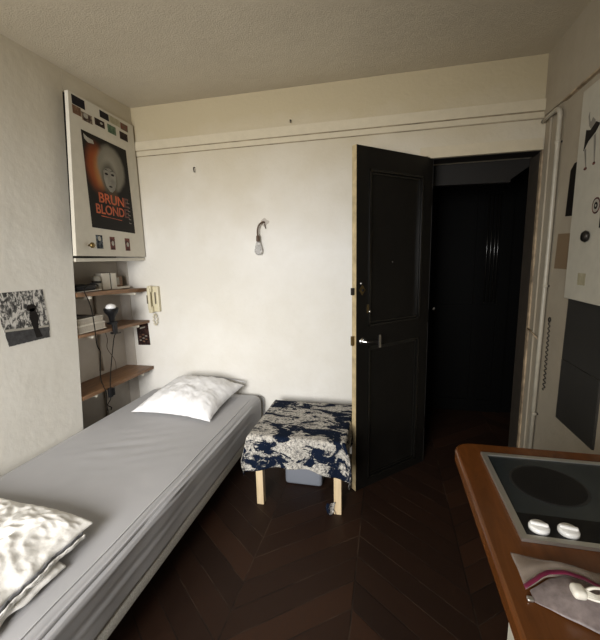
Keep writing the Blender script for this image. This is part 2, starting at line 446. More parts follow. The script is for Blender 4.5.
for xx in (.83, .86, .89, .915): w.tube([F2(xx, 1.02, .036), F2(xx, 1.93, .036)], .008, 'gloss')
w.build('leaf', d2)
w = MB(); w.lathe([(.012, 0), (.012, .01), (.007, .03), (.02, .04), (.02, .055), (.008, .06)], F2(.409, .967, .042), 'chrome', (0, -1, 0)); w.build('door_handle', d2, 'small metal knob')

# ---------------------------------------------------------------- wall cupboard over the niche
ca = math.radians(4.5)
HC = Vector((-1.828, 2.525, 0))
FC = frame(HC, (math.sin(ca), -math.cos(ca), 0), (0, 0, 1), (math.cos(ca), math.sin(ca), 0))
cup = thing('wall_cupboard', (-1.95, 2.2, 1.447), 'cream painted cupboard above the niche with its door slightly ajar', 'cupboard')
w = MB(); w.box((-2.07, 1.885, 1.448), (-1.818, 2.545, 1.470), 'white_paint', .002); w.build('bottom_ledge', cup)
w = MB(); w.box((-2.07, 1.965, 2.400), (-1.835, 2.545, 2.416), 'void'); w.box((-2.072, 1.96, 1.472), (-2.068, 2.54, 2.44), 'void'); w.box((-1.87, 2.528, 1.472), (-1.832, 2.548, 2.44), 'white_paint'); w.build('inner_lining', cup)
w = MB(); w.prism([(-.012, 1.476), (.704, 1.482), (.618, 2.398), (.000, 2.408)], FC, 0, .022, 'white_paint')
dr = w.build('door', cup)
w = MB(); w.lathe([(.006, 0), (.006, .012), (.016, .018), (.018, .026), (.012, .034), (.002, .036)], FC(.593, 1.545, .022), 'brass', FC(0, 0, 1)-FC(0, 0, 0)); w.build('knob', dr, 'round brass knob')

# poster
P0, P1 = .0221, .0235
def poster_print():
    m, nt, bs = nodes_of('film_poster_print'); v = coords(nt)
    sx = nt.nodes.new('ShaderNodeSeparateXYZ'); link(nt, v, sx.inputs[0])
    def blob(y, z, ry, rz, soft, wob=.25):
        a = mth(nt, 'DIVIDE', mth(nt, 'SUBTRACT', sx.outputs['Y'], y), ry); b = mth(nt, 'DIVIDE', mth(nt, 'SUBTRACT', sx.outputs['Z'], z), rz)
        d = mth(nt, 'SQRT', mth(nt, 'ADD', mth(nt, 'MULTIPLY', a, a), mth(nt, 'MULTIPLY', b, b)))
        d = mth(nt, 'ADD', d, mth(nt, 'MULTIPLY', mth(nt, 'SUBTRACT', tex_noise(nt, v, 14, 5), .5), wob))
        mr = nt.nodes.new('ShaderNodeMapRange'); mr.interpolation_type = 'SMOOTHSTEP'; link(nt, d, mr.inputs[0])
        mr.inputs[1].default_value = 1+soft; mr.inputs[2].default_value = 1-soft; return mr.outputs[0]
    c = mix(nt, blob(-.115, .385, .085, .125, .45), (.013, .011, .009), (.26, .060, .016))
    c = mix(nt, blob(-.075, .375, .060, .10, .5), c, (.36, .17, .06))
    c = mix(nt, blob(.030, .405, .135, .140, .16), c, (.21, .195, .155))
    c = mix(nt, blob(.02, .415, .07, .075, .6), c, (.29, .27, .22))
    c = mix(nt, blob(.00, .335, .075, .10, .3), c, (.10, .09, .07))
    c = mix(nt, blob(.02, .23, .05, .06, .5), c, (.075, .05, .03))
    link(nt, c, bs.inputs['Base Color']); bs.inputs['Roughness'].default_value = .55; bs.inputs['Specular IOR Level'].default_value = .12; MT['film_print'] = m
    m, nt, bs = nodes_of('face_print'); v = coords(nt)
    link(nt, ramp(nt, tex_noise(nt, v, 16, 4), [(.35, (.15, .14, .115)), (.65, (.25, .235, .195))]), bs.inputs['Base Color']); bs.inputs['Roughness'].default_value = .45; MT['face_print'] = m
poster_print()
po = MB()
po.prism([(.549, 2.215), (.117, 2.211), (.097, 1.643), (.545, 1.655)], FC, P0, P1, 'film_print')
q = po.build('poster', None, 'black film poster with a blonde face and orange lettering on the cupboard door', 'poster', origin=FC(.33, 1.64, P0))
w = MB(); fc = [(.385, 2.02), (.388, 1.97), (.370, 1.925), (.338, 1.897), (.312, 1.895), (.283, 1.918), (.264, 1.96), (.262, 2.02), (.285, 2.035), (.33, 2.045), (.365, 2.035)]
w.prism(fc, FC, P1, P1+.0004, 'face_print'); w.build('face', q, 'pale face')
for (cx, cy) in ((.358, 2.004), (.296, 2.008)):
    w = MB(); w.prism(oval(cx, cy, .017, .0075, 14), FC, P1+.0004, P1+.0008, 'blackprint'); w.build('eye', q)
    w = MB(); w.prism([(cx+.024, cy+.018), (cx, cy+.030), (cx-.024, cy+.020), (cx, cy+.024)], FC, P1+.0004, P1+.0008, 'blackprint'); w.build('eyebrow', q)
w = MB(); w.prism(oval(.326, 1.930, .018, .0055, 14), FC, P1+.0004, P1+.0008, 'blackprint'); w.build('mouth', q)
w = MB(); w.prism([(.334, 1.958), (.326, 1.952), (.316, 1.958), (.326, 1.962)], FC, P1+.0004, P1+.0008, 'greyprint'); w.build('nose', q)
w = MB(); w.prism([(.535, 2.198), (.50, 2.185), (.455, 2.180), (.448, 2.160), (.50, 2.155), (.53, 2.170)], FC, P1, P1+.0004, 'greylight'); w.build('corner_mark', q)
FCt = frame(FC(0, 0, 0), FC(-1, 0, 0)-FC(0, 0, 0), (0, 0, 1), FC(0, 0, 1)-FC(0, 0, 0))   # left-to-right frame for writing
w = MB()
text_mesh(w, 'BRUN', FCt, -.455, 1.815, .255, .062, P1, P1+.0006, 'orange')
text_mesh(w, 'BLOND', FCt, -.492, 1.745, .285, .060, P1, P1+.0006, 'orange')
w.prism([(.45, 1.735), (.24, 1.724), (.24, 1.720), (.45, 1.731)], FC, P1, P1+.0006, 'orange')
w.build('title_lettering', q, 'orange capital title')
w = MB()
text_mesh(w, 'E', FCt, -.196, 1.815, .05, .062, P1, P1+.0006, 'orange2')
text_mesh(w, 'E', FCt, -.202, 1.745, .05, .060, P1, P1+.0006, 'orange2')
w.build('title_end_lettering', q, 'dim last letters of the title')
w = MB()
for k, (ss, zz, hh) in enumerate(((.150, 1.845, .022), (.148, 1.815, .010), (.147, 1.790, .012), (.146, 1.762, .010), (.145, 1.735, .012), (.144, 1.708, .009))):
    w.prism(rect(ss-.012, ss+.012, zz, zz+.004), FC, P1, P1+.0006, 'greyprint'); w.prism(rect(ss+.008, ss+.012, zz, zz+hh), FC, P1, P1+.0006, 'greyprint')
w.build('side_lettering', q)

def two_tone(n, a, b, sc=18):
    m, nt, bs = nodes_of(n); f = tex_noise(nt, coords(nt), sc, 5, .7, 1)
    link(nt, ramp(nt, f, [(.45, a), (.58, b)]), bs.inputs['Base Color']); bs.inputs['Roughness'].default_value = .55; bs.inputs['Specular IOR Level'].default_value = .15
    MT[n] = m
two_tone('ph_night', (.008, .007, .012), (.02, .016, .022)); two_tone('ph_sepia', (.14, .075, .045), (.24, .15, .10)); two_tone('ph_mixed', (.04, .02, .016), (.34, .27, .2), 22)
two_tone('ph_dark', (.012, .006, .006), (.05, .025, .02), 24); two_tone('ph_pale', (.33, .30, .2), (.44, .4, .28)); two_tone('ph_redgreen', (.16, .06, .045), (.10, .16, .09), 14)
two_tone('ph_green', (.055, .10, .06), (.15, .20, .13), 24); two_tone('ph_red', (.03, .008, .01), (.22, .08, .06), 45); two_tone('ph_blue', (.008, .012, .02), (.15, .18, .2), 30)
photos = [
 ('ph_night', (.597, .493, 2.337, 2.388), 'black photo at the top left corner of the cupboard door'),
 ('ph_sepia', (.600, .532, 2.286, 2.333), 'small reddish brown photo under the top left black photo'),
 ('ph_mixed', (.529, .440, 2.273, 2.321), 'brown and white photo, second in the lower row above the poster'),
 ('ph_dark', (.416, .324, 2.284, 2.326), 'dark photo with a pale spot, third in the lower row above the poster'),
 ('ph_night', (.361, .274, 2.346, 2.388), 'black photo in the upper row, above the green photo and left of the cream card'),
 ('ph_pale', (.271, .155, 2.345, 2.390), 'pale cream card in the upper row of photos'),
 ('ph_redgreen', (.151, .068, 2.341, 2.385), 'red and green photo at the top right of the cupboard door'),
 ('ph_green', (.296, .210, 2.277, 2.329), 'green photo just above the film poster'),
 ('ph_dark', (.170, .080, 2.274, 2.323), 'dark photo under the red and green one at the far right'),
]
for i, (m, (a, b, c, d), lab) in enumerate(photos):
    w = MB(); w.prism(rect(b, a, c, d), FC, .0221, .0230, m)
    if i == 2: w.prism(oval((a+b)/2+.01, (c+d)/2+.008, .02, .014, 12), FC, .0230, .0233, 'greylight')
    if i == 3: w.prism(oval((a+b)/2-.015, (c+d)/2+.003, .013, .007, 12), FC, .0230, .0233, 'greylight')
    w.build('photo_print', None, lab, 'photo', 'photos above the film poster')
cards = [
 ('ph_blue', (.524, .463, 1.527, 1.611), 'black and blue card beside the cupboard knob, left of the three below the poster'),
 ('ph_red', (.391, .341, 1.522, 1.606), 'dark red card, middle of the three below the poster'),
 ('ph_red', (.230, .175, 1.518, 1.604), 'dark red card, right of the three below the poster')]
for i, (m, (a, b, c, d), lab) in enumerate(cards):
    w = MB(); w.prism(rect(b, a, c, d), FC, .0221, .0230, m)
    w.prism(oval((a+b)/2-.002, (c+d)/2+(.02 if i == 0 else .0), .013, .016, 12), FC, .0230, .0233, 'greylight')
    w.build('small_card', None, lab, 'card', 'small cards below the film poster')

# black and white print on the left wall
def bw():
    m, nt, bs = nodes_of('ph_bw'); v = coords(nt, (1, 1.7, .9))
    f = tex_noise(nt, v, 30, 6, .7, .6)
    link(nt, ramp(nt, f, [(.41, (.010, .010, .010)), (.49, (.10, .096, .09)), (.55, (.55, .53, .49))]), bs.inputs['Base Color']); MT['ph_bw'] = m
bw()
w = MB()
w.prism([(1.421, 1.036), (1.655, 1.037), (1.660, 1.10), (1.648, 1.304), (1.405, 1.306), (1.400, 1.16)], FX, .0005, .002, 'ph_bw')
q = w.build('photo_print', None, 'large black and white photo taped to the left wall', 'photo')
w = MB(); w.prism([(1.423, 1.038), (1.652, 1.039), (1.655, 1.095), (1.413, 1.112)], FX, .002, .0023, 'grey_floor_print')
w.prism([(1.413, 1.112), (1.655, 1.095), (1.655, 1.105), (1.413, 1.124)], FX, .002, .0024, 'greylight'); w.build('dark_foreground', q)
w = MB(); w.prism(oval(1.567, 1.213, .027, .020), FX, .0023, .0027, 'blackprint'); w.prism([(1.556, 1.21), (1.583, 1.21), (1.600, 1.17), (1.592, 1.10), (1.610, 1.05), (1.572, 1.05), (1.562, 1.10), (1.550, 1.16)], FX, .0023, .0027, 'blackprint')
w.build('silhouette', q, 'dark silhouette of a figure in a hat')

# ---------------------------------------------------------------- niche shelves
def shelf(z0, z1, th, lab):
    t = thing('wooden_shelf', (-1.95, 2.18, min(z0, z1)-th), lab, 'shelf', 'wooden shelves in the niche')
    w = MB(); fr = frame((XL, 0, 0), (0, 1, 0), (0, 0, 1), (-1, 0, 0))
    y0, y1 = 1.822 + .07*(z0-.6), 2.541
    w.prism([(y0, z0-th), (y1, z1-th), (y1, z1), (y0, z0)], fr, -.003, .238, 'shelf'); w.build('board', t)
    for yy in (y0+.12, y1-.12):
        zz = z0+(z1-z0)*(yy-y0)/(y1-y0)-th
        w = MB(); w.box((-2.07, yy-.008, zz-.020), (-1.835, yy+.008, zz-.001), 'white_paint', .003)
        w.build('bracket', t, 'white bracket')
    return t
shelf(1.262, 1.236, .026, 'brown wooden shelf in the niche, topmost, just under the cupboard')
shelf(1.004, .982, .020, 'brown wooden shelf in the niche, middle one, carrying the books and lamp')
shelf(.618, .607, .024, 'bare brown wooden shelf in the niche, lowest, just above the bed')
# things on the top shelf
def zt(y): return 1.262 - (y-1.866)*.0385
t = thing('radio', (-1.90, 1.98, zt(1.98)), 'low black device at the left end of the top niche shelf', 'device')
w = MB(); w.box((-1.97, 1.885, zt(1.98)+.009), (-1.845, 2.06, zt(1.98)+.046), 'dark', .014, 3, smooth=True); w.build('body', t)
w = MB(); w.tube([(-1.86, 2.02, zt(1.98)+.046), (-1.86, 2.05, zt(1.98)+.052), (-1.86, 2.085, zt(1.98)+.035)], .006, 'dark'); w.build('plug', t)
w = MB(); w.box((-1.845+.001, 1.89, zt(1.89)+.0008), (-1.99, 2.10, zt(1.89)+.004), 'paper'); w.build('paper_sheet', None, 'white paper lying under the black device on the top niche shelf', 'paper')
t = thing('candle_jar', (-1.95, 2.175, zt(2.175)), 'small pale jar with a dark band beside the standing cards', 'jar')
w = MB(); w.lathe([(.024, 0), (.028, .01), (.028, .085), (.022, .095), (.018, .1)], (-1.95, 2.175, zt(2.175)+.001), 'greylight'); w.build('jar_body', t)
w = MB(); w.lathe([(.0285, 0), (.0285, .016)], (-1.95, 2.175, zt(2.175)+.05), 'void'); w.build('dark_band', t)
w = MB(); w.box((-1.99, 2.212, zt(2.25)+.002), (-1.935, 2.290, zt(2.25)+.118), 'paper', .002); w.build('carton', None, 'tall cream carton standing between the jar and the framed picture', 'carton')
w = MB(); w.box((-2.01, 2.2915, zt(2.3)+.002), (-1.94, 2.302, zt(2.3)+.122), 'void'); w.build('notebook', None, 'thin dark notebook standing behind the cream carton', 'notebook')
w = MB(); w.box((-1.985, 2.305, zt(2.33)+.002), (-1.935, 2.355, zt(2.33)+.118), 'paper', .002); w.build('carton', None, 'narrow cream carton standing left of the framed picture', 'carton')
t = thing('picture_frame', (-1.97, 2.41, zt(2.41)), 'little dark framed picture standing on the top niche shelf', 'picture frame')
w = MB(); w.box((-1.985, 2.360, zt(2.41)+.018), (-1.965, 2.452, zt(2.41)+.092), 'shelf', .002); w.build('frame', t)
w = MB(); w.box((-1.9655, 2.372, zt(2.41)+.032), (-1.9635, 2.418, zt(2.41)+.088), 'greylight'); w.build('picture', t)
w = MB(); w.box((-1.99, 2.358, zt(2.355)+.001), (-1.93, 2.485, zt(2.41)+.017), 'paper', .002); w.build('booklet', None, 'pale flat booklet lying under the little framed picture', 'booklet')
# middle shelf: books, lamp
def book(z, y0, y1, th, lab, x1):
    t = thing('book', (-1.92, (y0+y1)/2, z), lab, 'book', 'books on the middle niche shelf')
    w = MB(); w.box((-2.02, y0, z), (x1, y1, z+.004), 'paper'); w.box((-2.02, y0, z+th-.004), (x1, y1, z+th), 'paper'); w.box((-2.02, y0, z+.004), (-2.014, y1, z+th-.004), 'paper'); w.build('cover', t)
    w = MB(); w.box((-2.013, y0+.006, z+.0045), (x1-.006, y1-.004, z+th-.0045), 'paper_edge'); w.build('pages', t)
book(1.0065, 1.862, 2.095, .046, 'thick pale book lying at the bottom of the stack on the middle shelf', -1.838)
book(1.0535, 1.868, 2.085, .042, 'thick pale book lying second from the bottom under the dark folder', -1.842)
w = MB(); w.prism([(1.875, 1.0965), (2.03, 1.0965), (2.03, 1.103), (1.93, 1.112), (1.875, 1.118)], frame((-1.86, 0, 0), (0, 1, 0), (0, 0, 1), (-1, 0, 0)), 0, .15, 'void')
w.build('folder', None, 'dark folder lying on top of the two pale books', 'folder')
lx, ly = -1.835, 2.150
t = thing('clip_lamp', (lx, ly, .955), 'black clip lamp with a white bulb clamped to the middle niche shelf', 'lamp')
w = MB(); w.lathe([(.018, 0), (.020, .035), (.028, .055), (.044, .075), (.048, .095), (.046, .100), (.030, .096)], (lx, ly, 1.03), 'dark'); w.build('lamp_shade', t)
w = MB(); w.lathe([(.016, 0), (.032, .008), (.034, .016), (.028, .030), (.012, .038), (.001, .040)], (lx, ly, 1.122), 'bulb'); w.build('bulb', t, 'white opal bulb')
w = MB(); w.box((lx-.012, ly-.018, .955), (lx+.020, ly+.022, .966), 'dark', .003); w.box((lx+.008, ly-.02, .955), (lx+.024, ly+.018, 1.04), 'dark', .004); w.box((lx-.02, ly-.03, 1.022), (lx+.022, ly+.03, 1.034), 'dark', .003)
w.tube([(lx, ly-.02, .958), (lx+.01, ly+.055, .950)], .005, 'dark'); w.build('clamp', t)
# cables
w = MB(); w.tube(spline([(-1.85, 2.00, 1.303), (-1.822, 1.925, 1.275), (-1.815, 1.945, 1.20), (-1.815, 1.960, 1.133), (-1.815, 1.967, 1.015), (-1.815, 1.969, .916), (-1.815, 1.990, .865), (-1.815, 1.976, .781), (-1.815, 1.968, .681), (-1.815, 1.999, .587), (-1.815, 1.993, .51), (-1.818, 2.000, .455)]), .0035, 'cord', 8)
w.build('power_cable', None, 'long black cable hanging from the top shelf in front of the books', 'cable')
t = thing('lamp_cord', (-1.806, 2.05, .45), 'thin black cord with a switch hanging down from the clip lamp', 'cable')
w = MB(); w.tube(spline([(-1.82, 2.15, .958), (-1.806, 2.115, .93), (-1.806, 2.100, .885), (-1.806, 2.062, .755), (-1.806, 2.036, .64), (-1.806, 2.028, .54), (-1.806, 1.992, .50), (-1.806, 2.022, .47), (-1.82, 2.03, .446)]), .0032, 'cord', 8); w.build('cord', t)
w = MB(); w.box((-1.818, 2.015, .540), (-1.798, 2.045, .605), 'dark', .004); w.box((-1.818, 2.048, .545), (-1.798, 2.065, .598), 'dark', .004); w.build('inline_switch', t)
# thin pipes at the back of the niche
w = MB(); w.tube([(-2.062, 2.27, .05), (-2.062, 2.27, .55)], .010, 'niche'); w.tube([(-2.062, 2.27, .64), (-2.062, 2.27, .95)], .010, 'niche'); w.tube([(-2.062, 2.27, 1.02), (-2.062, 2.27, 1.2)], .010, 'niche')
w.build('niche_pipe', None, 'thin painted pipe running up the back of the niche', 'pipe')
w = MB(); w.tube(spline([(-2.05, 2.31, .95), (-2.045, 2.325, .87), (-2.045, 2.315, .80), (-2.03, 2.36, .70), (-2.03, 2.365, .625)]), .0022, 'wire', 6)
w.build('thin_wire', None, 'thin brown wire dangling at the back of the niche above the lowest shelf', 'wire')

# ---------------------------------------------------------------- intercom, little photo, wall light, nails
SH = .012
t = thing('intercom_phone', (-1.765+SH, D-.02, 1.04), 'yellowed wall intercom handset with a coiled cord beside the niche', 'intercom')
w = MB(); w.box((-1.803+SH, D-.032, 1.052), (-1.726+SH, D-.0005, 1.250), 'phone', .006); w.build('wall_base', t)
w = MB(); w.box((-1.802+SH, D-.060, 1.205), (-1.768+SH, D-.033, 1.256), 'phone', .008, 3, smooth=True); w.box((-1.802+SH, D-.060, 1.046), (-1.768+SH, D-.033, 1.098), 'phone', .008, 3, smooth=True); w.box((-1.797+SH, D-.070, 1.07), (-1.773+SH, D-.052, 1.24), 'phone', .006, 3, smooth=True); w.build('handset', t)
w = MB(); w.box((-1.745, D-.0345, 1.115), (-1.733, D-.032, 1.205), 'phone_dark'); w.build('button_slot', t, 'dark slot')
w = MB(); w.box((-1.788, D-.0722, 1.12), (-1.778, D-.070, 1.185), 'phone_dark'); w.build('handset_badge', t, 'brown badge')
w = MB()
w.tube([(-1.775+SH+.016*math.sin(a/30*2*PI)+.005*math.cos(a*1.9), D-.022+.005*math.sin(a*1.9), 1.046-.045+.045*math.cos(a/30*2*PI)-.012) for a in [k/6 for k in range(0, 181)]], .0028, 'phone', 6)
w.build('coiled_cord', t, 'brownish coiled cord')
w = MB(); w.prism([(-1.952, .775), (-1.842, .778), (-1.848, .955), (-1.955, .953)], FB, .0005, .0016, 'ph_dark'); w.prism([(-1.925, .905), (-1.875, .920), (-1.875, .930), (-1.925, .918)], FB, .0016, .0020, 'greylight')
for k in range(7): w.prism(oval(-1.90+.030*math.sin(k*2.1), .85-.009*k+.01, .012, .006, 8), FB, .0016, .0019, 'greyprint' if k % 2 else 'ph_sepia')
w.build('photo_print', None, 'small dark photo stuck on the wall just below the middle niche shelf', 'photo')

t = thing('bulb_holder', (-.855, D-.03, 1.49), 'bare bulb holder hanging from a brown wire out of the back wall', 'light fitting')
w = MB(); w.tube(spline([(-.842, D+.004, 1.690), (-.848, D-.025, 1.693), (-.872, D-.038, 1.672), (-.885, D-.036, 1.635), (-.884, D-.036, 1.598)]), .0058, 'wire', 8); w.tube(spline([(-.842, D+.002, 1.684), (-.838, D-.012, 1.672), (-.832, D-.012, 1.648)]), .003, 'wire', 8); w.build('cable', t)
w = MB(); w.lathe([(.006, .0), (.012, -.008), (.013, -.04), (.010, -.045)], (-.884, D-.036, 1.604), 'wire', seg=16); w.build('socket', t)
w = MB(); w.lathe([(.010, 0), (.017, -.018), (.022, -.036), (.021, -.044), (.027, -.058), (.027, -.074), (.018, -.090), (.002, -.096)], (-.884, D-.036, 1.562), 'glass', seg=20); w.build('glass_bulb', t, 'clear glass bulb')
w = MB(); w.prism([(-.842+.028*math.cos(a)*(1+.25*math.sin(3*a+1)), 1.692+.026*math.sin(a)*(1+.2*math.cos(4*a))) for a in [k*PI/10 for k in range(20)]], FB, 0, .0012, 'niche'); w.build('bare_plaster', t, 'ring of chipped plaster')
for (x, z, lab) in ((-1.349, 2.084, 'dark hook screwed in the wall below the picture rail'), (-.634, 2.327, 'small nail in the wall just above the picture rail')):
    w = MB(); w.tube([(x, D+.002, z+.01), (x, D-.022, z+.006), (x+.002, D-.026, z-.012), (x+.002, D-.018, z-.026 if x < -1 else z-.008)], .0035, 'metal_dark', 8)
    w.build('hook' if x < -1 else 'nail', None, lab, 'hook' if x < -1 else 'nail')

# ---------------------------------------------------------------- bed
bed = thing('single_bed', (-1.37, 1.5, 0), 'low single bed base with a pale woven edge against the left wall', 'bed')
w = MB(); w.box((-1.822, .56, .176), (-.902, 2.50, .243), 'base', .012, 3, smooth=True); w.build('base', bed)
for x in (-1.76, -.98):
    for y in (.64, 2.42):
        w = MB(); w.lathe([(.022, 0), (.030, .176)], (x, y, 0), 'darkwood', seg=16); w.build('leg', bed)
def mattress():
    t = bmesh.new(); bmesh.ops.create_cube(t, size=1)
    x0, x1, y0, y1, z0, z1 = -1.824, -.898, .555, 2.515, .244, .440
    for v in t.verts: v.co = Vector(((x0+x1)/2+v.co.x*(x1-x0), (y0+y1)/2+v.co.y*(y1-y0), (z0+z1)/2+v.co.z*(z1-z0)))
    bmesh.ops.bevel(t, geom=[e for e in t.edges if not all(v.co.z < z0+.01 for v in e.verts)], offset=.052, segments=7, affect='EDGES', profile=.5)
    def cut(co, no):
        bmesh.ops.bisect_plane(t, geom=list(t.verts)+list(t.edges)+list(t.faces), plane_co=co, plane_no=no)
    for i in range(1, 98): cut((0, y0+(y1-y0)*i/98, 0), (0, 1, 0))
    x = x0+.03
    while x < x1-.004:
        cut((x, 0, 0), (1, 0, 0)); x += .03 if x < -1.14 else .008
    for i in range(1, 20): cut((0, 0, z0+(z1-z0)*i/20), (0, 0, 1))
    t.normal_update()
    for v in t.verts:
        x, y, z = v.co; g = 0
        a = x + (z1-z)                       # runs over the rounded right edge
        if x > -1.25 and z > z0+.012:
            for c, am, wd, ys, fr in ((-.925, .0050, .007, 2.30, .9), (-.885, .0085, .007, 2.35, .7), (-.862, .0060, .006, 2.1, .8), (-.80, .0045, .009, 2.3, 1.1)):
                cc = c + .012*math.sin(y*fr*2+c*40) + .006*nz(y*3, c*50)
                k = max(0, min(1, (ys-y)/.35))*max(.1, min(1, .65+.9*nz(y*1.6, c*31)))
                g += -am*k*math.exp(-((a-cc)/wd)**2) + am*.8*k*math.exp(-((a-cc-.018)/wd)**2)
        if z > z1-.01:
            mk = math.exp(-(((x+1.38)/.22)**2+((y-1.62)/.25)**2))
            g += mk*.0050*math.sin((y*1.0-x*.55)*62+3*nz(x*5, y*5))*max(0, .5+1.3*nz(x*7, y*10, 3))
            g += .002*nz(x*5, y*3, 1)
            g -= .010*math.exp(-((x+1.42)/.5)**2)*max(0, 1-abs(y-1.4)/1.2)
        v.co += v.normal*g
        if x > -1.0: v.co.x += .004*nz(y*4, z*10)
    w = MB(); w._take(t, 'sheet', True)
    return w
mt = thing('mattress', (-1.37, 1.5, .243), 'mattress in a smooth grey fitted sheet on the single bed', 'mattress')
mattress().build('fitted_sheet', mt)
w = MB(); w.tube(spline([(-.935, 2.512, .425), (-.905, 2.516, .410), (-.892, 2.514, .38), (-.893, 2.512, .31), (-.893, 2.50, .25)]), .0035, 'duvet_grey', 8)
w.build('seam_piping', mt, 'dark seam at the corner')

def pillow():
    # corners on the mattress: near-left, near-right, far-right, far-left (the far side leans up on the wall)
    A, B, C_, D_ = Vector((-1.650, 2.015, .452)), Vector((-1.050, 1.960, .455)), Vector((-1.015, 2.455, .520)), Vector((-1.560, 2.475, .540))
    def at(u, v):
        p = (A*(1-u)+B*u)*(1-v)+(D_*(1-u)+C_*u)*v
        # edges draw in between the corners
        p.x += (.5-u)*.10*math.sin(PI*v)**.8*.6
        p.y += (.5-v)*.08*math.sin(PI*u)**.8*(1 if v < .5 else .4)
        e = (max(0, 1-abs(2*u-1)**2.6)**.55)*(max(0, 1-abs(2*v-1)**2.6)**.55)
        return p, e
    def top(u, v):
        p, e = at(u, v)
        wr = .010*nz(u*5, v*3, 2)+.006*nz(u*14, v*5, 5)
        for k, (sc, am) in enumerate(((5, .004), (10, .0035), (19, .002))): wr += am*(1-2.6*abs(nz(u*sc*1.3+v*sc*.6, v*sc-u*sc*.3, k*5+2)))
        # pleats fanning from the near edge
        wr += .007*math.sin(u*46+5*nz(u*3, v*2))*max(0, 1-v*1.9)*(1-abs(2*u-1)**4)
        return p+Vector((0, -.012*e, .105*e+wr*min(1, e*2.0+.15)))
    def bot(u, v):
        p, e = at(u, v); z = p.z-.055*e
        lim = .449
        return Vector((p.x, p.y, max(z, lim if v < .9 else lim)))
    w = MB(); n = 56
    w.sheet(top, n, n, 'cotton'); w.sheet(lambda u, v: bot(1-u, v), n, n, 'cotton')
    bmesh.ops.remove_doubles(w.bm, verts=w.bm.verts, dist=.0008)
    return w
t = thing('pillow', (-1.32, 2.2, .448), 'white pillow at the head of the bed against the back wall', 'pillow')
pillow().build('pillowcase', t)
w = MB()
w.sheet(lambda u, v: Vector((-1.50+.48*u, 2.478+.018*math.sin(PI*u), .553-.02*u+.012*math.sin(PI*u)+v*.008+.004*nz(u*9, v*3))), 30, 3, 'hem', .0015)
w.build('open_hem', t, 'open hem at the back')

def duvet(z0, lift, x1, y1, seed):
    def f(u, v):
        x = -1.822+(x1+1.822)*u; y = .50+(y1-.50)*v
        y -= .035*u**5*v - .02*nz(u*4+seed, 1)*v
        x += .025*nz(v*5+seed, 3)*u
        e = (1-u**6)**.5*(1-v**7)**.5
        wr = .010*nz(x*6+seed, y*6)
        for k, (sc, am) in enumerate(((7, .011), (14, .010), (27, .006))):     # sharp creases
            wx = x+.06*nz(x*5, y*5, k+seed); wy = y+.06*nz(x*5+9, y*5, k+seed)
            wr += am*(1-2.6*abs(nz(wx*sc+wy*sc*.4, wy*sc*.8-wx*sc*.3, k*7+seed)))
        z = z0 + lift*(.30+.70*e) + wr*min(1, e+.12)*.9
        return Vector((x, y, max(z, z0+.004)))
    return f
t = thing('duvet', (-1.45, .8, .445), 'crumpled white duvet heaped on the near end of the bed', 'duvet')
w = MB()
f0 = duvet(.448, .022, -1.020, .90, 3)
w.sheet(f0, 90, 70, 'duvet', .006); w.build('lower_fold', t)
w = MB()
f1 = duvet(.478, .045, -1.045, 1.052, 11)
w.sheet(f1, 120, 100, 'duvet', .006); w.build('upper_fold', t)
w = MB()
def hem(o, dz, hgt):
    def g(u, v):
        y = .50+.50*u
        p = f1(.995, (y-.50)/.552)
        return Vector((p.x+o+.004*nz(u*30, v), p.y, p.z+dz-hgt*v+.003*nz(u*22, v*2, 5)))
    return g
w.sheet(hem(.004, -.004, .011), 110, 2, 'duvet_grey', .003); w.build('grey_piping', t, 'grey lining showing along the fold')
w = MB(); w.sheet(hem(.010, -.013, .012), 110, 3, 'duvet', .005); w.build('white_hem', t)

# ---------------------------------------------------------------- side table with cloth, bin
X0, X1, Y0, Y1, TZ = -.745, -.218, 1.868, 2.372, .452
t = thing('side_table', (-.48, 2.12, 0), 'low square side table with pale wooden legs next to the open door', 'table')
w = MB(); w.box((X0+.008, Y0+.008, .412), (X1-.008, Y1-.008, TZ-.004), 'birch', .003); w.build('tabletop', t)
for x in (X0+.012, X1-.054):
    for y in (Y0+.012, Y1-.054):
        w = MB(); w.box((x, y, 0), (x+.042, y+.042, .412), 'birch', .002); w.build('leg', t)
def cloth(u, v):
    ov = .17; R = .014
    a = X0-.10+(X1-X0+.10+.15)*u; b = Y0-.225+(Y1-Y0+.225+.05)*v
    def bend(q, lo, hi):
        if q < lo: d = lo-q; s = -1; e = lo
        elif q > hi: d = q-hi; s = 1; e = hi
        else: return q, 0
        if d < R*PI/2: th = d/R; return e+s*R*math.sin(th), R*(1-math.cos(th))
        return e+s*R, R+(d-R*PI/2)
    x, dx = bend(a, X0, X1); y, dy = bend(b, Y0, Y1)
    # longer at the front corners, shorter in the middle
    mid = 1-abs(2*(a-X0)/(X1-X0)-1)**2 if X0 < a < X1 else 0
    dy *= (1-.20*max(0, mid)*(1 if b < Y0 else 0)); 
    drop = math.sqrt(dx*dx+dy*dy) if (dx and dy) else dx+dy
    if dx and dy:       # corner cone
        x += .02*(1 if a > X1 else -1)*min(1, dy/.08); y -= .012*(1 if b < Y0 else -1)
    z = TZ+.002-drop
    if dy > 0: y += (-1 if b < Y0 else 1)*(.006+.012*math.sin(a*34)*min(1, dy/.08)+.06*dy)
    if dx > 0: x += (1 if a > X1 else -1)*(.004+.008*math.sin(b*30)*min(1, dx/.08)+.05*dx)
    if drop == 0: z += .0022*nz(a*9, b*9)+.001
    return Vector((x, y, z))
w = MB(); w.sheet(cloth, 90, 84, 'toile', .002)
w.build('tablecloth', None, 'navy and cream toile cloth draped over the low side table', 'tablecloth')
w = MB(); lx0 = -.305
w.sheet(lambda u, v: Vector((lx0+.045*u-.012*math.sin(v*3), 1.872-.012*math.sin(u*6)-.01*v+.01*nz(u*4, v*5), .004+.075*v+.01*nz(u*5, v*4, 2))), 12, 14, 'toile', .002)
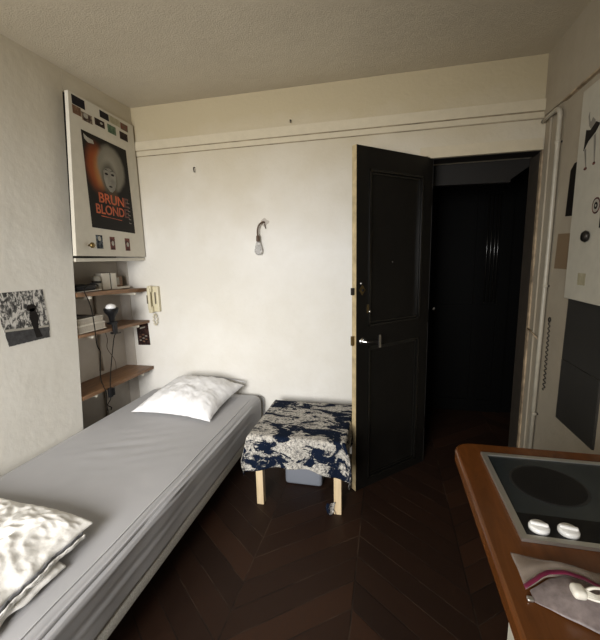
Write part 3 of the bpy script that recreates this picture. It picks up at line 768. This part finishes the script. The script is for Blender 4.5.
w.build('cloth_scrap', None, 'small crumpled scrap of toile cloth at the foot of the right front table leg', 'cloth')
t = thing('storage_tub', (-.505, 2.27, 0), 'grey plastic tub on the floor under the side table', 'tub')
w = MB(); w.box((-.622, 2.105, .0), (-.380, 2.33, .225), 'bin', .022, 4, smooth=True); w.build('body', t)
w = MB(); w.box((-.632, 2.095, .215), (-.370, 2.34, .232), 'bin', .006); w.build('rim', t)

# ---------------------------------------------------------------- worktop, hob, pouch
CZ = .870
def rrect(x0, x1, y0, y1, r, n=8, corners=(0, 0, 0, 1)):
    out = []
    for (cx, cy, a0, on) in ((x0+r, y0+r, PI, corners[0]), (x1-r, y0+r, 1.5*PI, corners[1]), (x1-r, y1-r, 0, corners[2]), (x0+r, y1-r, .5*PI, corners[3])):
        if on: out += [(cx+r*math.cos(a0+PI/2*k/n), cy+r*math.sin(a0+PI/2*k/n)) for k in range(n+1)]
        else: out.append((cx+(r if math.cos(a0+PI/4) > 0 else -r), cy+(r if math.sin(a0+PI/4) > 0 else -r)))
    return out
FZ = frame((0, 0, 0), (1, 0, 0), (0, 1, 0), (0, 0, 1))
w = MB()
pts = rrect(.207, XR-.004, -.15, 1.148, .05)
t_ = bmesh.new()
def lay(dz, off): 
    return [(min(max(x, .207+off), XR-.004), min(y, 1.148-off), dz) if True else None for x, y in rrect(.207+off, XR-.004, -.15, 1.148-off, .05-off*.5)]
rings = [[t_.verts.new(Vector(p)) for p in lay(z, o)] for z, o in ((.832, .003), (.835, 0), (.862, 0), (.868, .002), (.870, .006))]
n_ = len(rings[0])
for i in range(len(rings)-1):
    for k in range(n_):
        t_.faces.new([rings[i][k], rings[i][(k+1) % n_], rings[i+1][(k+1) % n_], rings[i+1][k]])
t_.faces.new(rings[0][::-1]); t_.faces.new(rings[-1]); bmesh.ops.recalc_face_normals(t_, faces=t_.faces)
w._take(t_, 'counter')
w.build('worktop', None, 'varnished orange brown wooden worktop with a rounded corner', 'worktop')
t = thing('base_cabinet', (.56, .27, 0), 'white base cabinet standing under the wooden worktop', 'cabinet')
w = MB(); w.box((.255, -.13, .06), (.868, .683, .831), 'board_white', .002); w.box((.30, -.13, 0), (.868, .66, .059), 'dark'); w.build('body', t)
w = MB(); w.box((.238, -.125, .07), (.254, .678, .825), 'board_white', .002); w.build('door', t)
w = MB(); w.tube([(.225, .12, .78), (.225, .24, .78)], .005, 'chrome'); w.build('handle', t)

t = thing('electric_hob', (.53, .9, CZ), 'black glass electric hob with an aluminium rim set in the worktop', 'hob')
hx0, hx1, hy0, hy1 = .272, .79, .741, 1.082
w = MB()
for q in (rect(hx0, hx1, hy0, hy0+.013), rect(hx0, hx1, hy1-.013, hy1), rect(hx0, hx0+.013, hy0+.013, hy1-.013), rect(hx1-.013, hx1, hy0+.013, hy1-.013)): w.prism(q, FZ, CZ+.0005, CZ+.008, 'alu')
w.build('rim', t, 'aluminium rim')
w = MB(); w.prism(rect(hx0+.013, hx1-.013, hy0+.013, hy1-.013), FZ, CZ+.0005, CZ+.005, 'ceramic'); w.build('glass_top', t)
w = MB(); w.prism(rect(hx0+.0135, hx1-.0135, hy0+.0135, .826), FZ, CZ+.005, CZ+.0054, 'burner'); w.build('control_strip', t, 'blacker strip under the knobs')
for cx, cy, r in ((.396, .950, .085), (.632, .955, .095)):
    w = MB(); w.prism(oval(cx, cy, r, r, 40), FZ, CZ+.005, CZ+.0056, 'burner_edge'); w.prism(oval(cx, cy, r-.006, r-.006, 40), FZ, CZ+.0056, CZ+.006, 'burner'); w.build('cooking_zone', t)
for kx in (.316, .370, .553, .607):
    w = MB(); c = (kx, .779, CZ+.0054)
    w.lathe([(.0195, 0), (.0195, .006), (.0175, .009), (.0165, .010)], c, 'knob', seg=28)
    w.box((kx-.0165, .7745, CZ+.0144), (kx+.0165, .7835, CZ+.0205), 'knob', .003, 3, rot=Matrix.Rotation(math.radians(-12), 3, 'Z'))
    w.build('knob', t, 'white round knob')

# zip pouch holding a white cable
t = thing('zip_pouch', (.34, .62, CZ), 'see-through pouch with a magenta zip lying on the worktop', 'pouch')
TL, TR, ZL, ZR, BM, BR = (.240, .703), (.43, .703), (.236, .615), (.43, .620), (.285, .556), (.43, .545)
zip_pts = [(.236, .616), (.258, .627), (.282, .642), (.310, .648), (.335, .640), (.358, .622), (.40, .612), (.44, .61)]
def zy(x):
    for (a, b), (c, d) in zip(zip_pts, zip_pts[1:]):
        if a <= x <= c: return b+(d-b)*(x-a)/(c-a)
    return zip_pts[-1][1]
def up_half(u, v):
    x0 = .240; x = x0+(.44-x0)*u; ya = zy(x)+.002; yb = .703-.07*max(0, u-.0)*.45
    y = ya+(yb-ya)*v
    return Vector((x, y, CZ+.003+.014*math.sin(PI*v)*min(1, u*3+.1)+.003*nz(x*40, y*40)*min(1, 4*v*(1-v))+.010*(1-v)*min(1, u*6)))
def lo_half(u, v):
    x = .246+(.44-.246)*u; ya = zy(x)-.002; yb = max(.535, .598-.060*math.sin(min(1, u*1.15)*PI/2))
    y = ya+(yb-ya)*v
    return Vector((x, y, CZ+.003+.020*math.sin(PI*(v*.7+.3))*min(1, u*3+.05)+.002*nz(x*45, y*45)))
w = MB(); w.sheet(up_half, 30, 16, 'mesh2', .0008); w.build('clear_film', t)
w = MB(); w.sheet(lambda u, v: lo_half(u, 1-v), 30, 16, 'mesh', .0008); w.build('mesh_panel', t)
w = MB(); w.sheet(lambda u, v: Vector((zip_pts[0][0]+.204*u, zy(min(.4399, zip_pts[0][0]+.204*u))-.0045+.009*v, CZ+.012+.013*min(1, u*7)+.001*math.sin(PI*v))), 40, 4, 'magenta', .002); w.build('zip_tape', t, 'magenta zip')
w = MB(); w.box((.236, .597, CZ+.0005), (.246, .606, CZ+.006), 'alu', .002); w.build('zip_pull', t, 'grey metal zip pull')
t = thing('charging_cable', (.325, .61, CZ+.028), 'bundled white cable poking out of the zip pouch', 'cable')
w = MB()
w.box((.298, .588, CZ+.026), (.318, .612, CZ+.041), 'cable_white', .006, 3, smooth=True); w.build('plug', t)
for k in range(4):
    w = MB()
    w.tube(spline([(.315, .594+.003*k, CZ+.031+.002*k), (.330, .584+.003*k, CZ+.036), (.350, .587+.004*k, CZ+.037), (.366, .598+.003*k, CZ+.034), (.355, .608, CZ+.037), (.330, .608-.002*k, CZ+.036+.002*k), (.316, .602, CZ+.033)]), .0022, 'cable_white', 8); w.build('cable_loop', t)

# ---------------------------------------------------------------- right wall
t = thing('wall_pipe', (XR-.02, 2.3, .02), 'cream painted pipe running along and down the right wall by the doorway', 'pipe')
w = MB()
w.tube([(XR-.020, 2.535, 2.178), (XR-.020, 2.45, 2.180), (XR-.020, 2.36, 2.180)] + [(XR-.020, 2.36-.05*math.sin(a), 2.13+.05*math.cos(a)) for a in [k*PI/16 for k in range(1, 9)]] + [(XR-.020, 2.31, 1.5), (XR-.020, 2.318, .9), (XR-.020, 2.33, .02)], .0115, 'pipe', 14)
w.build('pipe', t)
for z in (2.0, 1.25, .5):
    w = MB(); w.lathe([(.0145, 0), (.0145, .014)], (XR-.020, 2.312, z), 'pipe', seg=16); w.box((XR-.012, 2.304, z+.003), (XR-.0005, 2.32, z+.011), 'metal_dark'); w.build('pipe_clip', t)
t = thing('bead_chain', (XR-.008, 2.25, .67), 'thin wavy chain hanging from a ring on the right wall', 'chain')
w = MB(); ring = [(XR-.008, 2.248+.012*math.cos(a), 1.078+.012*math.sin(a)) for a in [k*2*PI/16 for k in range(17)]]
w.tube(ring, .003, 'metal_dark', 6); w.build('ring', t, 'dark metal ring')
w = MB()
w.tube([(XR-.008-.003*math.sin(k*1.3), 2.246-.003*k/70+.010*math.sin(k*1.3)*(.4+.6*k/70), 1.062-k*.0055) for k in range(71)], .0028, 'metal_dark', 6); w.build('links', t)
w = MB(); w.tube([(XR-.012, 2.54, .972), (XR-.016, 2.46, .965), (XR-.012, 2.375, .943)], .005, 'worn', 8)
w.build('door_hook', None, 'short rusty door hook on the right wall at mid height', 'hook')
w = MB(); w.prism([(2.05, 1.610), (2.185, 1.618), (2.172, 1.835), (2.135, 1.862), (2.05, 1.862)], FR, .0005, .004, 'blackprint'); w.build('poster', None, 'dark poster half hidden behind the white cabinet on the right wall', 'poster')
w = MB(); w.prism([(2.06, 1.355), (2.262, 1.355), (2.25, 1.535), (2.05, 1.53)], FR, .0005, .003, 'brown_card'); w.build('cardboard_sheet', None, 'brown cardboard square on the right wall below the dark poster', 'cardboard')
t = thing('wall_cabinet', (.835, 1.65, 1.232), 'white cabinet with stickers hung high on the right wall', 'cabinet')
w = MB(); w.box((.807, 1.36, 1.232), (XR-.001, 1.924, 2.105), 'board_white', .003); w.build('body', t)
w = MB(); w.box((.793, 1.362, 1.234), (.8065, 1.926, 2.103), 'board_white', .003); w.build('door', t)
FW = frame((.7925, 0, 0), (0, 1, 0), (0, 0, 1), (-1, 0, 0))
# stickers (things stuck on the cabinet door)
w = MB()
w.prism([(1.858, 1.985), (1.850, 2.000), (1.846, 1.975), (1.835, 1.955), (1.82, 1.97), (1.80, 1.955), (1.79, 1.92), (1.83, 1.93), (1.845, 1.945)], FW, 0, .001, 'greyprint')
w.prism([(1.865, 1.935), (1.868, 1.885), (1.872, 1.855), (1.84, 1.885), (1.79, 1.905), (1.76, 1.93), (1.79, 1.945), (1.83, 1.925)], FW, 0, .0014, 'blackprint')
w.prism([(1.866, 1.855), (1.853, 1.86), (1.838, 1.785), (1.842, 1.78)], FW, 0, .001, 'greyprint'); w.prism([(1.80, 1.895), (1.785, 1.90), (1.772, 1.79), (1.778, 1.785)], FW, 0, .001, 'greyprint')
w.prism(oval(1.843, 1.779, .012, .006, 10), FW, 0, .0015, 'ph_red'); w.prism(oval(1.778, 1.786, .010, .006, 10), FW, 0, .0015, 'ph_red')
w.build('figure_sticker', None, 'black and grey sticker of a bending figure on the white cabinet', 'sticker')
w = MB()
for r, m, k in ((.030, 'ph_red', 0), (.024, 'greylight', 1), (.013, 'blackprint', 2), (.005, 'greylight', 3)): w.prism(oval(1.728, 1.618, r, r*1.05, 24), FW, .0003*k, .0003*k+.0006, m)
w.build('round_sticker', None, 'round red and white target sticker on the white cabinet', 'sticker')
w = MB(); w.lathe([(.006, 0), (.02, .003), (.024, .012), (.018, .020), (.003, .022)], (.7925, 1.765, 1.502), 'metal_dark', (-1, 0, 0), 18); w.build('magnet', None, 'dark metal magnet below the round sticker on the white cabinet', 'magnet')
w = MB(); w.prism(rect(1.752, 1.815, 1.302, 1.352), FW, 0, .0006, 'ph_pale'); w.build('faded_sticker', None, 'faded beige square sticker near the bottom of the white cabinet', 'sticker')
w = MB(); w.prism(rect(1.55, 1.690, 1.53, 1.60), FW, 0, .001, 'blackprint'); w.build('black_sticker', None, 'black rectangular sticker right of the round target sticker', 'sticker')
t = thing('splash_panel', (XR-.005, 1.88, .60), 'dark slate grey panel on the right wall below the white cabinet', 'panel')
w = MB(); w.prism([(1.712, .602), (2.066, .596), (2.060, .910), (1.712, .910)], FR, .0005, .010, 'panel_dark'); w.build('lower_tile', t)
w = MB(); w.prism([(1.712, .914), (2.060, .914), (2.05, 1.228), (1.712, 1.228)], FR, .0005, .010, 'panel_dark'); w.build('upper_tile', t)

# ---------------------------------------------------------------- light
def area(name, loc, rot, sx, sy, power, col):
    l = bpy.data.lights.new(name, 'AREA'); l.shape = 'RECTANGLE'; l.size = sx; l.size_y = sy; l.energy = power; l.color = col
    o = bpy.data.objects.new(name, l); COL.objects.link(o); o.location = loc; o.rotation_euler = rot; return o
area('daylight', ((wx0+wx1)/2, YR-.24, (wz0+wz1)/2), (math.radians(90-19), 0, math.radians(8)), wx1-wx0, wz1-wz0, 75, (1, .98, .95))
bpy.data.lights['daylight'].spread = math.radians(108)
wd = bpy.data.worlds.new('sky'); S.world = wd; wd.use_nodes = True
wd.node_tree.nodes['Background'].inputs[0].default_value = (.75, .85, 1, 1); wd.node_tree.nodes['Background'].inputs[1].default_value = .5

# ---------------------------------------------------------------- camera
f, pitch, roll, yaw, hh = 370.23, -.16683, -.022747, -.232206, 1.44264
cy, sy = math.cos(yaw), math.sin(yaw)
fw = Vector((sy*math.cos(pitch), cy*math.cos(pitch), math.sin(pitch)))
r = Vector((cy, -sy, 0)); u = r.cross(fw)
c, s_ = math.cos(roll), math.sin(roll)
R_, U_ = c*r+s_*u, -s_*r+c*u
cam = bpy.data.cameras.new('camera'); cam.sensor_fit = 'HORIZONTAL'; cam.sensor_width = 36; cam.lens = f/600*36; cam.clip_start = .02
co = bpy.data.objects.new('camera', cam); COL.objects.link(co)
co.matrix_world = Matrix(((R_.x, U_.x, -fw.x, 0), (R_.y, U_.y, -fw.y, 0), (R_.z, U_.z, -fw.z, hh), (0, 0, 0, 1)))
S.camera = co
S.view_settings.view_transform = 'Standard'; S.view_settings.look = 'None'
S.view_settings.gamma = 1; S.view_settings.use_curve_mapping = False; S.view_settings.exposure = 0
S.cycles.max_bounces = 12; S.cycles.diffuse_bounces = 8; S.cycles.use_denoising = True
S.cycles.sample_clamp_indirect = 5
